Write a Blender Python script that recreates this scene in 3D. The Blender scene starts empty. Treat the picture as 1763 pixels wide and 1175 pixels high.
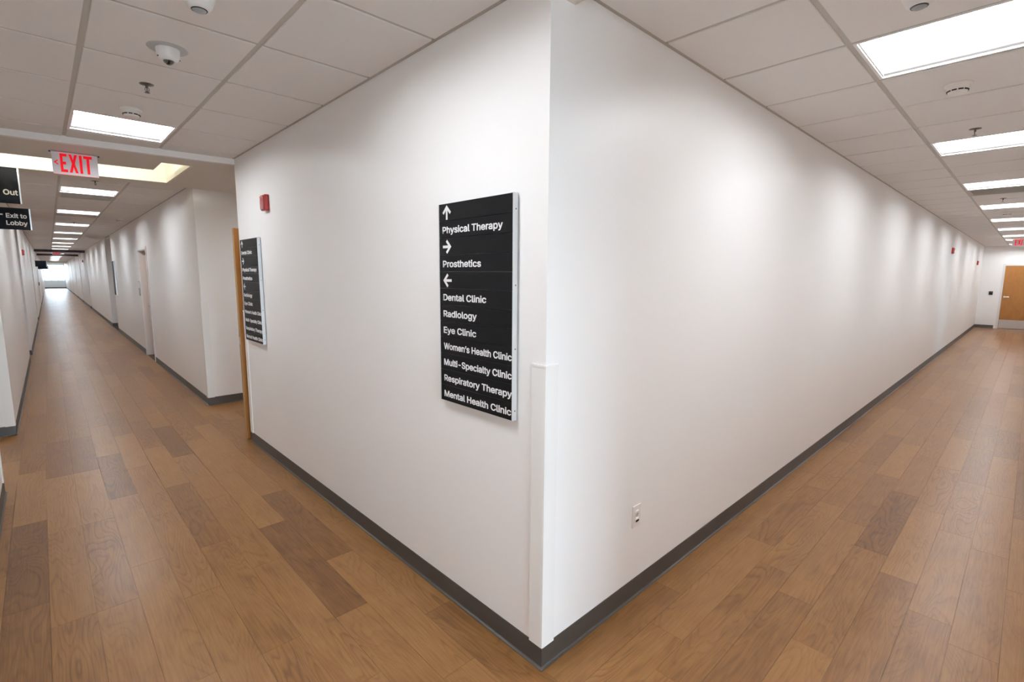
import bpy, bmesh, math, random, os
from mathutils import Matrix, Vector

# ------------------------------------------------------------------ camera, world, exposure
scene = bpy.context.scene
COL = scene.collection
HC = 2.712                      # underside of the ceiling grid
CAM = Vector((-1.399, -1.279, 1.6517))
F_PX = 849.5
cam_data = bpy.data.cameras.new('camera')
cam_data.sensor_fit = 'HORIZONTAL'
cam_data.sensor_width = 36.0
cam_data.lens = 36.0 * F_PX / 1763.0
cam_data.clip_start = 0.02
cam_data.clip_end = 300
cam = bpy.data.objects.new('camera', cam_data)
COL.objects.link(cam)
right = Vector((0.7250256, -0.6886980, 0.0057463))
down = Vector((-0.0864609, -0.0992927, -0.9912948))
fwd = Vector((0.6832733, 0.7182173, -0.1315352))
M = Matrix((right, -down, -fwd)).transposed().to_4x4()
M.translation = CAM
cam.matrix_world = M
scene.camera = cam

world = bpy.data.worlds.new('daylight')
scene.world = world
world.use_nodes = True
bg = world.node_tree.nodes['Background']
bg.inputs[0].default_value = (0.66, 0.83, 1.0, 1)
bg.inputs[1].default_value = 26.0

vs = scene.view_settings
vs.view_transform = 'Standard'
vs.look = 'None'
vs.exposure = 0.0
vs.gamma = 1.0
vs.use_curve_mapping = False
scene.cycles.use_denoising = True
scene.cycles.max_bounces = 12
scene.cycles.diffuse_bounces = 8
scene.cycles.glossy_bounces = 4
scene.cycles.transparent_max_bounces = 8
scene.cycles.caustics_reflective = False
scene.cycles.caustics_refractive = False
scene.cycles.sample_clamp_indirect = 6.0
LAMP = 61.0                     # radiance of the troffer lenses
LAMP_COL = (0.93, 0.975, 1.02, 1)
COVE = 90.0

# the far wing is built a touch off square with the near one
WA = -0.0098
PIV = Vector((0, 3.94, 0))

# ------------------------------------------------------------------ helpers
rng = random.Random(7)


def wing_pt(x, y, z=0.0):
    d = y - 3.94
    return Vector((x * math.cos(WA) - d * math.sin(WA), 3.94 + x * math.sin(WA) + d * math.cos(WA), z))


def bx(bm, x0, x1, y0, y1, z0, z1):
    v = [bm.verts.new((x, y, z)) for z in (z0, z1) for (x, y) in ((x0, y0), (x1, y0), (x1, y1), (x0, y1))]
    for f in ((3, 2, 1, 0), (4, 5, 6, 7), (0, 1, 5, 4), (1, 2, 6, 5), (2, 3, 7, 6), (3, 0, 4, 7)):
        bm.faces.new([v[i] for i in f])


def bbox(x0, x1, y0, y1, z0, z1, bev=0.0, seg=2):
    bm = bmesh.new()
    bx(bm, x0, x1, y0, y1, z0, z1)
    if bev:
        bmesh.ops.bevel(bm, geom=bm.edges[:], offset=bev, segments=seg, affect='EDGES', profile=0.5)
    return bm


def lathe(profile, n=28, cx=0, cy=0):
    """profile: list of (radius, z) ; closed where radius is 0"""
    bm = bmesh.new()
    rings = []
    for r, z in profile:
        if r < 1e-6:
            rings.append([bm.verts.new((cx, cy, z))])
        else:
            rings.append([bm.verts.new((cx + r * math.cos(2 * math.pi * i / n), cy + r * math.sin(2 * math.pi * i / n), z)) for i in range(n)])
    for a, b in zip(rings, rings[1:]):
        for i in range(n):
            j = (i + 1) % n
            if len(a) == 1 and len(b) == 1:
                continue
            if len(a) == 1:
                bm.faces.new((a[0], b[i], b[j]))
            elif len(b) == 1:
                bm.faces.new((a[j], a[i], b[0]))
            else:
                bm.faces.new((a[j], a[i], b[i], b[j]))
    bmesh.ops.recalc_face_normals(bm, faces=bm.faces[:])
    return bm


def cyl(bm, p0, p1, r, n=12):
    p0, p1 = Vector(p0), Vector(p1)
    d = (p1 - p0).normalized()
    a = d.orthogonal().normalized()
    b = d.cross(a)
    r0 = [bm.verts.new(p0 + r * (a * math.cos(2 * math.pi * i / n) + b * math.sin(2 * math.pi * i / n))) for i in range(n)]
    r1 = [bm.verts.new(p1 + r * (a * math.cos(2 * math.pi * i / n) + b * math.sin(2 * math.pi * i / n))) for i in range(n)]
    for i in range(n):
        j = (i + 1) % n
        bm.faces.new((r0[i], r0[j], r1[j], r1[i]))
    bm.faces.new(r0[::-1])
    bm.faces.new(r1)


def prism(poly, h0, h1, axes='xyz'):
    """extrude a 2D polygon (list of (a,b)) along third axis from h0 to h1"""
    bm = bmesh.new()

    def mk(a, b, h):
        if axes == 'xyz':
            return (a, b, h)
        if axes == 'xzy':
            return (a, h, b)
        return (h, a, b)          # 'yzx'
    lo = [bm.verts.new(mk(a, b, h0)) for a, b in poly]
    hi = [bm.verts.new(mk(a, b, h1)) for a, b in poly]
    n = len(poly)
    for i in range(n):
        j = (i + 1) % n
        bm.faces.new((lo[i], lo[j], hi[j], hi[i]))
    bm.faces.new(lo[::-1])
    bm.faces.new(hi)
    bmesh.ops.recalc_face_normals(bm, faces=bm.faces[:])
    return bm


def mesh_of(name, bm, mat, smooth=False):
    me = bpy.data.meshes.new(name)
    bm.to_mesh(me)
    bm.free()
    me.materials.append(mat)
    if smooth:
        for p in me.polygons:
            p.use_smooth = True
    return me


def obj(name, bm, mat, parent=None, smooth=False, loc=(0, 0, 0), rz=0.0):
    me = bm if isinstance(bm, bpy.types.Mesh) else mesh_of(name, bm, mat, smooth)
    o = bpy.data.objects.new(name, me)
    COL.objects.link(o)
    o.location = loc
    o.rotation_euler = (0, 0, rz)
    if parent is not None:
        o.parent = parent
    return o


def smooth_by_angle(o, ang=40):
    me = o.data
    for p in me.polygons:
        p.use_smooth = True
    bm = bmesh.new()
    bm.from_mesh(me)
    for e in bm.edges:
        if len(e.link_faces) == 2:
            e.smooth = e.calc_face_angle(0) < math.radians(ang)
    bm.to_mesh(me)
    bm.free()
    return o


def tag(o, label, cat, group=None, kind=None):
    o['label'] = label
    o['category'] = cat
    if group:
        o['group'] = group
    if kind:
        o['kind'] = kind
    return o


def thing(name, label, cat, loc=(0, 0, 0), rz=0.0, group=None, wing=False, kind=None):
    o = bpy.data.objects.new(name, None)
    o.empty_display_size = 0.05
    COL.objects.link(o)
    if wing:
        loc = wing_pt(*loc)
        rz += WA
    o.location = loc
    o.rotation_euler = (0, 0, rz)
    return tag(o, label, cat, group, kind)


def struct(name, bm, mat, label, cat, wing=False, smooth=False):
    """wing meshes are modelled in wing coordinates and turned about the pivot"""
    if wing:
        bmesh.ops.translate(bm, verts=bm.verts[:], vec=-PIV)
        o = obj(name, bm, mat, None, smooth, PIV, WA)
    else:
        o = obj(name, bm, mat, None, smooth)
    return tag(o, label, cat, None, 'structure')


def copy_tree(o, parent=None):
    c = o.copy()
    COL.objects.link(c)
    c.parent = parent
    for ch in o.children:
        copy_tree(ch, c)
    return c


# ------------------------------------------------------------------ materials
def mat(name, col, rough=0.5, metal=0.0, spec=0.5, emit=None, emit_s=0.0, bump=None, var=0.0, var_scale=3.0, coat=0.0):
    m = bpy.data.materials.new(name)
    m.use_nodes = True
    nt = m.node_tree
    b = nt.nodes['Principled BSDF']
    b.inputs['Base Color'].default_value = (*col, 1)
    b.inputs['Roughness'].default_value = rough
    b.inputs['Metallic'].default_value = metal
    b.inputs['Specular IOR Level'].default_value = spec
    if coat:
        b.inputs['Coat Weight'].default_value = coat
        b.inputs['Coat Roughness'].default_value = 0.15
    if emit:
        b.inputs['Emission Color'].default_value = (*emit, 1)
        b.inputs['Emission Strength'].default_value = emit_s
    tc = nt.nodes.new('ShaderNodeNewGeometry')
    if var:
        n = nt.nodes.new('ShaderNodeTexNoise')
        n.inputs['Scale'].default_value = var_scale
        n.inputs['Detail'].default_value = 4
        nt.links.new(tc.outputs['Position'], n.inputs['Vector'])
        mx = nt.nodes.new('ShaderNodeMix')
        mx.data_type = 'RGBA'
        mx.inputs[6].default_value = (*[c * (1 - var) for c in col], 1)
        mx.inputs[7].default_value = (*[min(1, c * (1 + var)) for c in col], 1)
        nt.links.new(n.outputs['Fac'], mx.inputs[0])
        nt.links.new(mx.outputs[2], b.inputs['Base Color'])
    if bump:
        n2 = nt.nodes.new('ShaderNodeTexNoise')
        n2.inputs['Scale'].default_value = bump[0]
        n2.inputs['Detail'].default_value = 3
        nt.links.new(tc.outputs['Position'], n2.inputs['Vector'])
        bp = nt.nodes.new('ShaderNodeBump')
        bp.inputs['Strength'].default_value = bump[1]
        bp.inputs['Distance'].default_value = bump[2]
        nt.links.new(n2.outputs['Fac'], bp.inputs['Height'])
        nt.links.new(bp.outputs['Normal'], b.inputs['Normal'])
    return m


M_WALL = mat('wall_paint', (0.90, 0.89, 0.88), 0.40, spec=0.5, bump=(220, 0.06, 0.001), var=0.012, var_scale=1.5)
M_SOFFIT = mat('soffit_paint', (0.76, 0.73, 0.68), 0.6, bump=(200, 0.06, 0.001), var=0.015)
M_COVE = mat('cove_cream_paint', (0.86, 0.83, 0.70), 0.7, var=0.01)
M_TILE = mat('ceiling_tile', (0.78, 0.765, 0.75), 0.95, spec=0.1, bump=(420, 0.35, 0.0015), var=0.035, var_scale=140)
M_GRID = mat('grid_enamel_shade', (0.50, 0.475, 0.435), 0.5, var=0.02)  # darkened grid: the shade of its recess is put into the colour
M_ANGLE = mat('wall_angle_enamel', (0.42, 0.38, 0.33), 0.5, var=0.03)
M_PLENUM = mat('plenum', (0.30, 0.29, 0.28), 0.9, var=0.05)
M_BASE = mat('rubber_base', (0.055, 0.045, 0.038), 0.45, spec=0.5, bump=(160, 0.05, 0.001), var=0.06, var_scale=40)
M_GUARD = mat('vinyl_guard', (0.87, 0.86, 0.84), 0.38, bump=(500, 0.08, 0.0006), var=0.01)
M_SIGN = mat('black_insert', (0.006, 0.006, 0.007), 0.45, spec=0.15, var=0.15, var_scale=60, bump=(900, 0.05, 0.0004))
M_NAVY = mat('navy_black_panel', (0.004, 0.005, 0.009), 0.45, spec=0.10, var=0.1, var_scale=50)
M_LETTER = mat('white_lettering', (0.86, 0.86, 0.86), 0.5, var=0.01)
M_ALU = mat('satin_aluminium', (0.78, 0.80, 0.81), 0.33, metal=0.55, var=0.02, var_scale=30)
M_STEEL = mat('brushed_steel', (0.62, 0.61, 0.59), 0.32, metal=1.0, var=0.06, var_scale=12)
M_CHROME = mat('dull_chrome', (0.14, 0.135, 0.13), 0.35, metal=1.0, var=0.05, var_scale=60)
M_WHITE = mat('white_plastic', (0.80, 0.80, 0.79), 0.35, var=0.01)
M_IVORY = mat('warm_white_plastic', (0.82, 0.79, 0.75), 0.4, var=0.01)
M_OUTLET = mat('outlet_plastic', (0.83, 0.79, 0.76), 0.3, var=0.01)
M_GREYP = mat('grey_plastic', (0.34, 0.35, 0.36), 0.45, var=0.03)
M_TRIMR = mat('camera_trim_grey', (0.45, 0.46, 0.46), 0.5, var=0.03)
M_BLACK = mat('black_plastic', (0.012, 0.013, 0.014), 0.25, var=0.1)
M_LENS = mat('smoked_dome', (0.010, 0.015, 0.014), 0.08, coat=1.0, var=0.05)
M_RED = mat('alarm_red', (0.36, 0.020, 0.022), 0.32, var=0.05, var_scale=40)
M_REDLENS = mat('alarm_lens', (0.50, 0.20, 0.19), 0.15, var=0.05, coat=0.6)
M_REDLET = mat('exit_red', (0.45, 0.002, 0.006), 0.5, spec=0.2, emit=(1.0, 0.0, 0.012), emit_s=0.55)
M_ACRYL = mat('exit_acrylic', (0.62, 0.59, 0.61), 0.3, spec=0.3, emit=(0.9, 0.82, 0.88), emit_s=0.06)
M_REDEDGE = mat('exit_edge_glow', (0.8, 0.35, 0.35), 0.3, emit=(1.0, 0.25, 0.25), emit_s=0.5)
M_FRAME = mat('door_frame_paint', (0.79, 0.78, 0.765), 0.35, var=0.01)
M_DARKB = mat('dark_header', (0.035, 0.016, 0.022), 0.5, var=0.1)
M_HOUSE = mat('troffer_white', (0.88, 0.88, 0.89), 0.35, var=0.005)
M_CONC = mat('concrete_ground', (0.45, 0.44, 0.42), 0.9, var=0.15, var_scale=1.0)
M_FRAMEW = mat('window_frame_aluminium', (0.55, 0.56, 0.58), 0.35, metal=0.6, var=0.03)
M_SLAB = mat('subfloor', (0.06, 0.035, 0.02), 0.8, var=0.1)


def emission_mat(name, col, s):
    m = bpy.data.materials.new(name)
    m.use_nodes = True
    nt = m.node_tree
    nt.nodes.clear()
    e = nt.nodes.new('ShaderNodeEmission')
    e.inputs[0].default_value = col
    e.inputs[1].default_value = s
    o = nt.nodes.new('ShaderNodeOutputMaterial')
    nt.links.new(e.outputs[0], o.inputs[0])
    return m


M_LAMP = emission_mat('troffer_lens', LAMP_COL, LAMP)
M_TUBE = emission_mat('cove_tube', (1.0, 0.90, 0.68, 1), COVE)


def glass_mat():
    m = bpy.data.materials.new('window_glass')
    m.use_nodes = True
    nt = m.node_tree
    nt.nodes.clear()
    t = nt.nodes.new('ShaderNodeBsdfTransparent')
    t.inputs[0].default_value = (0.93, 0.96, 0.96, 1)
    g = nt.nodes.new('ShaderNodeBsdfGlossy')
    g.inputs['Roughness'].default_value = 0.03
    fr = nt.nodes.new('ShaderNodeFresnel')
    fr.inputs[0].default_value = 1.45
    mx = nt.nodes.new('ShaderNodeMixShader')
    o = nt.nodes.new('ShaderNodeOutputMaterial')
    nt.links.new(fr.outputs[0], mx.inputs[0])
    nt.links.new(t.outputs[0], mx.inputs[1])
    nt.links.new(g.outputs[0], mx.inputs[2])
    nt.links.new(mx.outputs[0], o.inputs[0])
    return m


M_GLASS = glass_mat()


def wood_mat(name, stops, rough, lengthwise='X', tone=0.45, ring=26.0, stretch=0.16, spec=0.5, ring_amt=0.38):
    """wood-print vinyl or veneer: grain runs along local X (or Z); each plank or island gets its own tone and figure"""
    m = bpy.data.materials.new(name)
    m.use_nodes = True
    nt = m.node_tree
    L = nt.links.new
    N = nt.nodes.new
    b = nt.nodes['Principled BSDF']
    b.inputs['Specular IOR Level'].default_value = spec
    tc = N('ShaderNodeTexCoord')
    oi = N('ShaderNodeObjectInfo')
    ge = N('ShaderNodeNewGeometry')
    add = N('ShaderNodeMath'); add.operation = 'ADD'
    L(oi.outputs['Random'], add.inputs[0]); L(ge.outputs['Random Per Island'], add.inputs[1])
    fr = N('ShaderNodeMath'); fr.operation = 'FRACT'
    L(add.outputs[0], fr.inputs[0])
    wn = N('ShaderNodeTexWhiteNoise'); wn.noise_dimensions = '1D'
    sc_ = N('ShaderNodeMath'); sc_.operation = 'MULTIPLY'; sc_.inputs[1].default_value = 913.7
    L(fr.outputs[0], sc_.inputs[0]); L(sc_.outputs[0], wn.inputs['W'])
    off = N('ShaderNodeVectorMath'); off.operation = 'SCALE'; off.inputs['Scale'].default_value = 40
    L(wn.outputs['Color'], off.inputs[0])
    va = N('ShaderNodeVectorMath'); va.operation = 'ADD'
    L(tc.outputs['Object'], va.inputs[0]); L(off.outputs[0], va.inputs[1])
    mp = N('ShaderNodeMapping')
    mp.inputs['Scale'].default_value = (stretch, 1, 1) if lengthwise == 'X' else (1, 1, stretch)
    L(va.outputs[0], mp.inputs[0])
    # cathedral figure: contour lines of a stretched noise
    n1 = N('ShaderNodeTexNoise'); n1.inputs['Scale'].default_value = 7.0; n1.inputs['Detail'].default_value = 1.5
    n1.inputs['Distortion'].default_value = 0.35
    L(mp.outputs[0], n1.inputs['Vector'])
    mu = N('ShaderNodeMath'); mu.operation = 'MULTIPLY'; mu.inputs[1].default_value = ring
    L(n1.outputs['Fac'], mu.inputs[0])
    f2 = N('ShaderNodeMath'); f2.operation = 'FRACT'; L(mu.outputs[0], f2.inputs[0])
    rr = N('ShaderNodeValToRGB')
    rr.color_ramp.elements[0].position = 0.0; rr.color_ramp.elements[0].color = (0.15, 0.15, 0.15, 1)
    rr.color_ramp.elements[1].position = 0.30; rr.color_ramp.elements[1].color = (0.75, 0.75, 0.75, 1)
    e = rr.color_ramp.elements.new(0.85); e.color = (0.85, 0.85, 0.85, 1)
    e = rr.color_ramp.elements.new(1.0); e.color = (0.2, 0.2, 0.2, 1)
    L(f2.outputs[0], rr.inputs[0])
    # where the figure shows
    n3 = N('ShaderNodeTexNoise'); n3.inputs['Scale'].default_value = 3.2; n3.inputs['Detail'].default_value = 2
    L(mp.outputs[0], n3.inputs['Vector'])
    r3 = N('ShaderNodeMapRange'); r3.inputs[1].default_value = 0.38; r3.inputs[2].default_value = 0.66
    r3.inputs[3].default_value = 0.12; r3.inputs[4].default_value = 1.0
    L(n3.outputs['Fac'], r3.inputs[0])
    # fibres
    mp2 = N('ShaderNodeMapping')
    mp2.inputs['Scale'].default_value = (3.0, 90, 90) if lengthwise == 'X' else (90, 90, 3.0)
    L(va.outputs[0], mp2.inputs[0])
    n2 = N('ShaderNodeTexNoise'); n2.inputs['Scale'].default_value = 1.6; n2.inputs['Detail'].default_value = 3
    L(mp2.outputs[0], n2.inputs['Vector'])
    # broad mottling
    n4 = N('ShaderNodeTexNoise'); n4.inputs['Scale'].default_value = 9.0; n4.inputs['Detail'].default_value = 3
    mp4 = N('ShaderNodeMapping'); mp4.inputs['Scale'].default_value = (0.5, 1, 1) if lengthwise == 'X' else (1, 1, 0.5)
    L(va.outputs[0], mp4.inputs[0]); L(mp4.outputs[0], n4.inputs['Vector'])

    def madd(a, fa, c, fc, const):
        x = N('ShaderNodeMath'); x.operation = 'MULTIPLY_ADD'; L(a, x.inputs[0]); x.inputs[1].default_value = fa; x.inputs[2].default_value = const
        y = N('ShaderNodeMath'); y.operation = 'MULTIPLY_ADD'; L(c, y.inputs[0]); y.inputs[1].default_value = fc; L(x.outputs[0], y.inputs[2])
        return y.outputs[0]
    inv = N('ShaderNodeMath'); inv.operation = 'SUBTRACT'; inv.inputs[1].default_value = 0.75
    L(rr.outputs['Color'], inv.inputs[0])
    fig = N('ShaderNodeMath'); fig.operation = 'MULTIPLY'; L(inv.outputs[0], fig.inputs[0]); L(r3.outputs[0], fig.inputs[1])
    s1 = madd(fig.outputs[0], ring_amt, n2.outputs['Fac'], 0.34, 0.02)
    s2 = N('ShaderNodeMath'); s2.operation = 'MULTIPLY_ADD'; L(n4.outputs['Fac'], s2.inputs[0]); s2.inputs[1].default_value = 0.30; L(s1, s2.inputs[2])
    # plank tone (custom property "tone" would override it; here from the random number)
    pw = N('ShaderNodeMapRange'); pw.inputs[3].default_value = -tone / 2 + 0.16; pw.inputs[4].default_value = tone / 2 + 0.16
    at = N('ShaderNodeAttribute'); at.attribute_type = 'OBJECT'; at.attribute_name = 'tone'
    # tone attribute 0 -> use random ; otherwise use it
    gt = N('ShaderNodeMath'); gt.operation = 'GREATER_THAN'; gt.inputs[1].default_value = 5.0; L(at.outputs['Fac'], gt.inputs[0])
    mxv = N('ShaderNodeMix'); mxv.data_type = 'FLOAT'
    su = N('ShaderNodeMath'); su.operation = 'SUBTRACT'; su.inputs[1].default_value = 10.0; L(at.outputs['Fac'], su.inputs[0])
    L(gt.outputs[0], mxv.inputs[0]); L(wn.outputs['Value'], mxv.inputs[2]); L(su.outputs[0], mxv.inputs[3])
    pw.clamp = False
    L(mxv.outputs[0], pw.inputs[0])
    s3 = N('ShaderNodeMath'); s3.operation = 'ADD'; L(s2.outputs[0], s3.inputs[0]); L(pw.outputs[0], s3.inputs[1])
    cr = N('ShaderNodeValToRGB')
    els = cr.color_ramp.elements
    els[0].position = stops[0][0]; els[0].color = (*stops[0][1], 1)
    els[1].position = stops[-1][0]; els[1].color = (*stops[-1][1], 1)
    for p_, c_ in stops[1:-1]:
        x = els.new(p_); x.color = (*c_, 1)
    L(s3.outputs[0], cr.inputs[0])
    L(cr.outputs['Color'], b.inputs['Base Color'])
    rg = N('ShaderNodeMapRange'); rg.inputs[3].default_value = rough - 0.05; rg.inputs[4].default_value = rough + 0.06
    L(n4.outputs['Fac'], rg.inputs[0]); L(rg.outputs[0], b.inputs['Roughness'])
    bu = N('ShaderNodeBump'); bu.inputs['Strength'].default_value = 0.12; bu.inputs['Distance'].default_value = 0.0008
    L(n2.outputs['Fac'], bu.inputs['Height']); L(bu.outputs['Normal'], b.inputs['Normal'])
    return m


M_PLANK = wood_mat('vinyl_plank', [(0.10, (0.085, 0.035, 0.013)), (0.36, (0.175, 0.079, 0.027)), (0.52, (0.245, 0.117, 0.040)), (0.80, (0.335, 0.177, 0.067))], 0.31, tone=0.17, spec=0.24, ring_amt=0.24, ring=19.0)
M_DOOR = wood_mat('oak_veneer', [(0.1, (0.19, 0.075, 0.017)), (0.5, (0.37, 0.155, 0.036)), (0.9, (0.50, 0.24, 0.07))], 0.38, lengthwise='Z', tone=0.02, ring_amt=0.15)
M_DOOREDGE = wood_mat('door_edge_wood', [(0.1, (0.22, 0.11, 0.04)), (0.5, (0.42, 0.24, 0.10)), (0.9, (0.55, 0.34, 0.17))], 0.42, lengthwise='Z', tone=0.02, ring_amt=0.12)

# ------------------------------------------------------------------ floor
PW, PL = 0.167, 1.16
floor = struct('floor', bbox(-6.2, 22.0, -6.65, 74.0, -0.12, -0.0045), M_SLAB,
               'brown wood-look vinyl plank floor running through both corridors', 'floor')


def bend(x, y):
    """the far wing leaves the near one at a slight angle"""
    if y > 3.94:
        return (x + math.tan(-WA) * (y - 3.94), y)
    return (x, y)


def plank_corners(along, a0, a1, c0, c1):
    """along 'y': a = y range, c = x range ; along 'x': a = x range, c = y range"""
    if along == 'y':
        return [bend(c0, a0), bend(c1, a0), bend(c1, a1), bend(c0, a1)]
    return [(a0, c0), (a1, c0), (a1, c1), (a0, c1)]


def add_plank_bm(bm, pts, rot, org):
    c, s = math.cos(-rot), math.sin(-rot)
    loc = []
    for x, y in pts:
        dx, dy = x - org[0], y - org[1]
        loc.append((c * dx - s * dy, s * dx + c * dy))
    lo = [bm.verts.new((x, y, -0.004)) for x, y in loc]
    hi = [bm.verts.new((x, y, 0.0)) for x, y in loc]
    for i in range(4):
        j = (i + 1) % 4
        bm.faces.new((lo[i], lo[j], hi[j], hi[i]))
    bm.faces.new(hi)
    bm.faces.new(lo[::-1])


GAP = 0.0005
far_bm = {'x': bmesh.new(), 'y': bmesh.new()}
n_planks = 0


def lay(along, k, joint, lo, hi, clip0, clip1, near_lo, near_hi, tones):
    """one row of planks: k = row index; rows lie between -k*PW and -(k+1)*PW"""
    global n_planks
    c0, c1 = max(-(k + 1) * PW, clip0), min(-k * PW, clip1)
    if c1 - c0 < 0.01:
        return
    n0 = math.floor((lo - joint) / PL)
    n1 = math.ceil((hi - joint) / PL)
    for n in range(n0, n1):
        a0, a1 = max(joint + n * PL, lo), min(joint + (n + 1) * PL, hi)
        if a1 - a0 < 0.02:
            continue
        pts = plank_corners(along, a0 + GAP, a1 - GAP, c0 + GAP, c1 - GAP)
        rot = math.pi / 2 if along == 'y' else 0.0
        mid = 0.5 * (a0 + a1)
        if near_lo <= mid <= near_hi:
            org = (sum(p[0] for p in pts) / 4, sum(p[1] for p in pts) / 4)
            bm = bmesh.new()
            add_plank_bm(bm, pts, rot, org)
            o = obj('plank', bm, M_PLANK, floor, False, (org[0], org[1], 0), rot)
            for (q, t) in tones:
                if a0 <= q <= a1:
                    o['tone'] = 10.0 + t
            n_planks += 1
        else:
            add_plank_bm(far_bm[along], pts, rot, (0, 0))


# rows along the left corridor (k = 0 next to the wall with the directory signs)
LEFT = {0: (0.62, []), 1: (2.56, [(2.0, -0.3), (3.1, 0.85)]), 2: (2.055, [(1.5, -0.55), (2.6, 1.0)]), 3: (3.93, [(4.4, -0.5), (3.3, 0.9)]),
        4: (2.05, [(1.5, 0.45)]), 5: (2.72, [(2.2, 0.7), (3.3, 0.62)]), 6: (3.24, [(3.6, -0.5), (2.7, 0.75)]), 7: (4.05, [(4.4, -0.4), (3.5, 0.9)]),
        8: (4.05, [(4.4, -0.4), (3.5, 1.0), (2.5, 0.6)]), 9: (3.155, [(2.6, -0.7), (1.5, -0.2), (3.7, 0.8)]), 10: (3.6, []), 11: (2.9, [])}
for k in range(12):
    j, tn = LEFT[k]
    lay('y', k, j, -6.5, 72.0, -1.86, 0.0, -0.6, 12.0, tn)
for k in range(-6, 0):
    lay('y', k, rng.uniform(3.0, 5.0), 3.94, 5.76, -2.0, 1.0, 3.94, 5.76, [])
for k in range(11, 18):
    lay('y', k, rng.uniform(3.0, 5.0), 3.92, 5.76, -3.2, -1.86, 9, 9, [])
# rows along the right corridor
RIGHT = {4: (2.135, [(2.7, -0.5)]), 0: (0.9, []), 1: (1.75, []), 2: (0.35, []), 3: (1.30, []), 5: (0.75, []), 6: (1.62, []), 7: (0.3, []), 8: (1.05, []), 9: (1.9, []), 10: (0.6, [])}
for k in range(11):
    j, tn = RIGHT[k]
    lay('x', k, j, 0.0, 21.55, -1.73, 0.0, 0.0, 13.0, tn)
for a, rot in (('y', math.pi / 2), ('x', 0.0)):
    o = obj('distant_planks', far_bm[a], M_PLANK, floor, False, (0, 0, 0), rot)
    o['kind'] = 'stuff'

# ------------------------------------------------------------------ walls
WT = HC + 0.16


def wall(name, x0, x1, y0, y1, label, wing=False, z0=0.0, z1=WT, m=None):
    return struct(name, bbox(x0, x1, y0, y1, z0, z1), m or M_WALL, label, 'wall', wing)


wall('wall_left_face', 0, 0.12, 0, 3.94, 'white wall with two black directory signs, left of the corner')
wall('wall_right_face', 0.12, 21.67, 0, 0.12, 'long white wall with the outlet, right of the corner')
wall('wall_alcove_south', 0.12, 4, 3.82, 3.94, 'white wall behind the open wooden door')
wall('wall_alcove_end', 4, 4.12, 3.82, 5.9, 'white wall closing the side passage')
wall('wall_alcove_north', 0.15, 4, 5.76, 5.88, 'white wall facing the camera beyond the open wooden door')
wall('wall_west_near', -1.85, -1.73, -6.62, 3.92, 'white wall at the left frame edge nearest the camera')
wall('wall_cross_south', -6, -1.85, 3.80, 3.92, 'white wall on the near side of the left side passage')
wall('wall_cross_end', -6.12, -6, 3.80, 5.9, 'white wall closing the left side passage')
wall('wall_cross_north', -6, -1.86, 5.75, 5.87, 'white wall facing the camera at the left frame edge')
wall('wall_end_right', 21.55, 21.67, -1.85, 0, 'white end wall with a wooden door at far right')
wall('wall_south_corridor', -0.0, 0.12, -6.62, -1.73, 'white wall of the corridor behind the camera')
# south wall of the right corridor, with a glazed door opening
SD0, SD1 = 11.9, 12.9
wall('wall_south_near', 0.12, SD0, -1.85, -1.73, 'white wall opposite the outlet wall, near part')
wall('wall_south_far', SD1, 21.55, -1.85, -1.73, 'white wall opposite the outlet wall, far part')
wall('wall_south_lintel', SD0, SD1, -1.85, -1.73, 'white wall above the glazed door', z0=2.15)
# wing walls
RS = [(5.76, 10.0), (11.08, 16.7), (18.5, 28.6), (29.4, 35.7), (36.5, 42.2), (43.0, 49.3), (50.1, 56.2), (57.0, 72.0)]
LS = [(5.75, 11.6), (12.55, 21.7), (22.6, 33.0), (34.0, 44.0), (45.0, 72.0)]
ORD = ['first', 'second', 'third', 'fourth', 'fifth', 'sixth', 'seventh', 'last']
for i, (a, b) in enumerate(RS):
    wall('wall_wing_right', 0, 0.14, a, b, ORD[i] + ' stretch of white wall along the right of the long far corridor', True)
for i, (a, b) in enumerate(LS):
    wall('wall_wing_left', -1.87, -1.73, a, b, ORD[i] + ' stretch of white wall along the left of the long far corridor', True)
wall('wall_wing_lintel', 0, 0.14, 10.0, 11.08, 'white wall above the recessed doorway in the far corridor', True, z0=2.10)
wall('wall_wing_back_right', 1.3, 1.42, 5.9, 72.0, 'white wall at the back of the right side openings', True)
wall('wall_wing_back_left', -3.1, -2.98, 5.9, 72.0, 'white wall at the back of the left side openings', True)


def window(name, x0, x1, z0, z1, loc, rz, label, n=2, wing=False):
    r = thing(name, label, 'window', loc, rz, None, wing, 'structure')
    bm = bmesh.new()
    f = 0.05
    bx(bm, x0, x1, -0.04, 0.04, z0, z0 + f)
    bx(bm, x0, x1, -0.04, 0.04, z1 - f, z1)
    bx(bm, x0, x0 + f, -0.04, 0.04, z0 + f, z1 - f)
    bx(bm, x1 - f, x1, -0.04, 0.04, z0 + f, z1 - f)
    obj('window_frame', bm, M_FRAMEW, r)
    w = (x1 - x0 - 2 * f) / n
    for i in range(n):
        a = x0 + f + i * w
        if i:
            obj('mullion', bbox(a - 0.02, a + 0.02, -0.03, 0.03, z0 + f, z1 - f), M_FRAMEW, r)
        obj('pane', bbox(a + (0.02 if i else 0), a + w - (0.02 if i < n - 1 else 0), -0.003, 0.003, z0 + f, z1 - f), M_GLASS, r)
    return r


def portal(loc, rot, sx, sy):
    ld = bpy.data.lights.new('daylight_portal', 'AREA')
    ld.shape = 'RECTANGLE'
    ld.size, ld.size_y = sx, sy
    ld.cycles.is_portal = True
    o = bpy.data.objects.new('daylight_portal', ld)
    COL.objects.link(o)
    o.location = loc
    o.rotation_euler = rot
    return o


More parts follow.
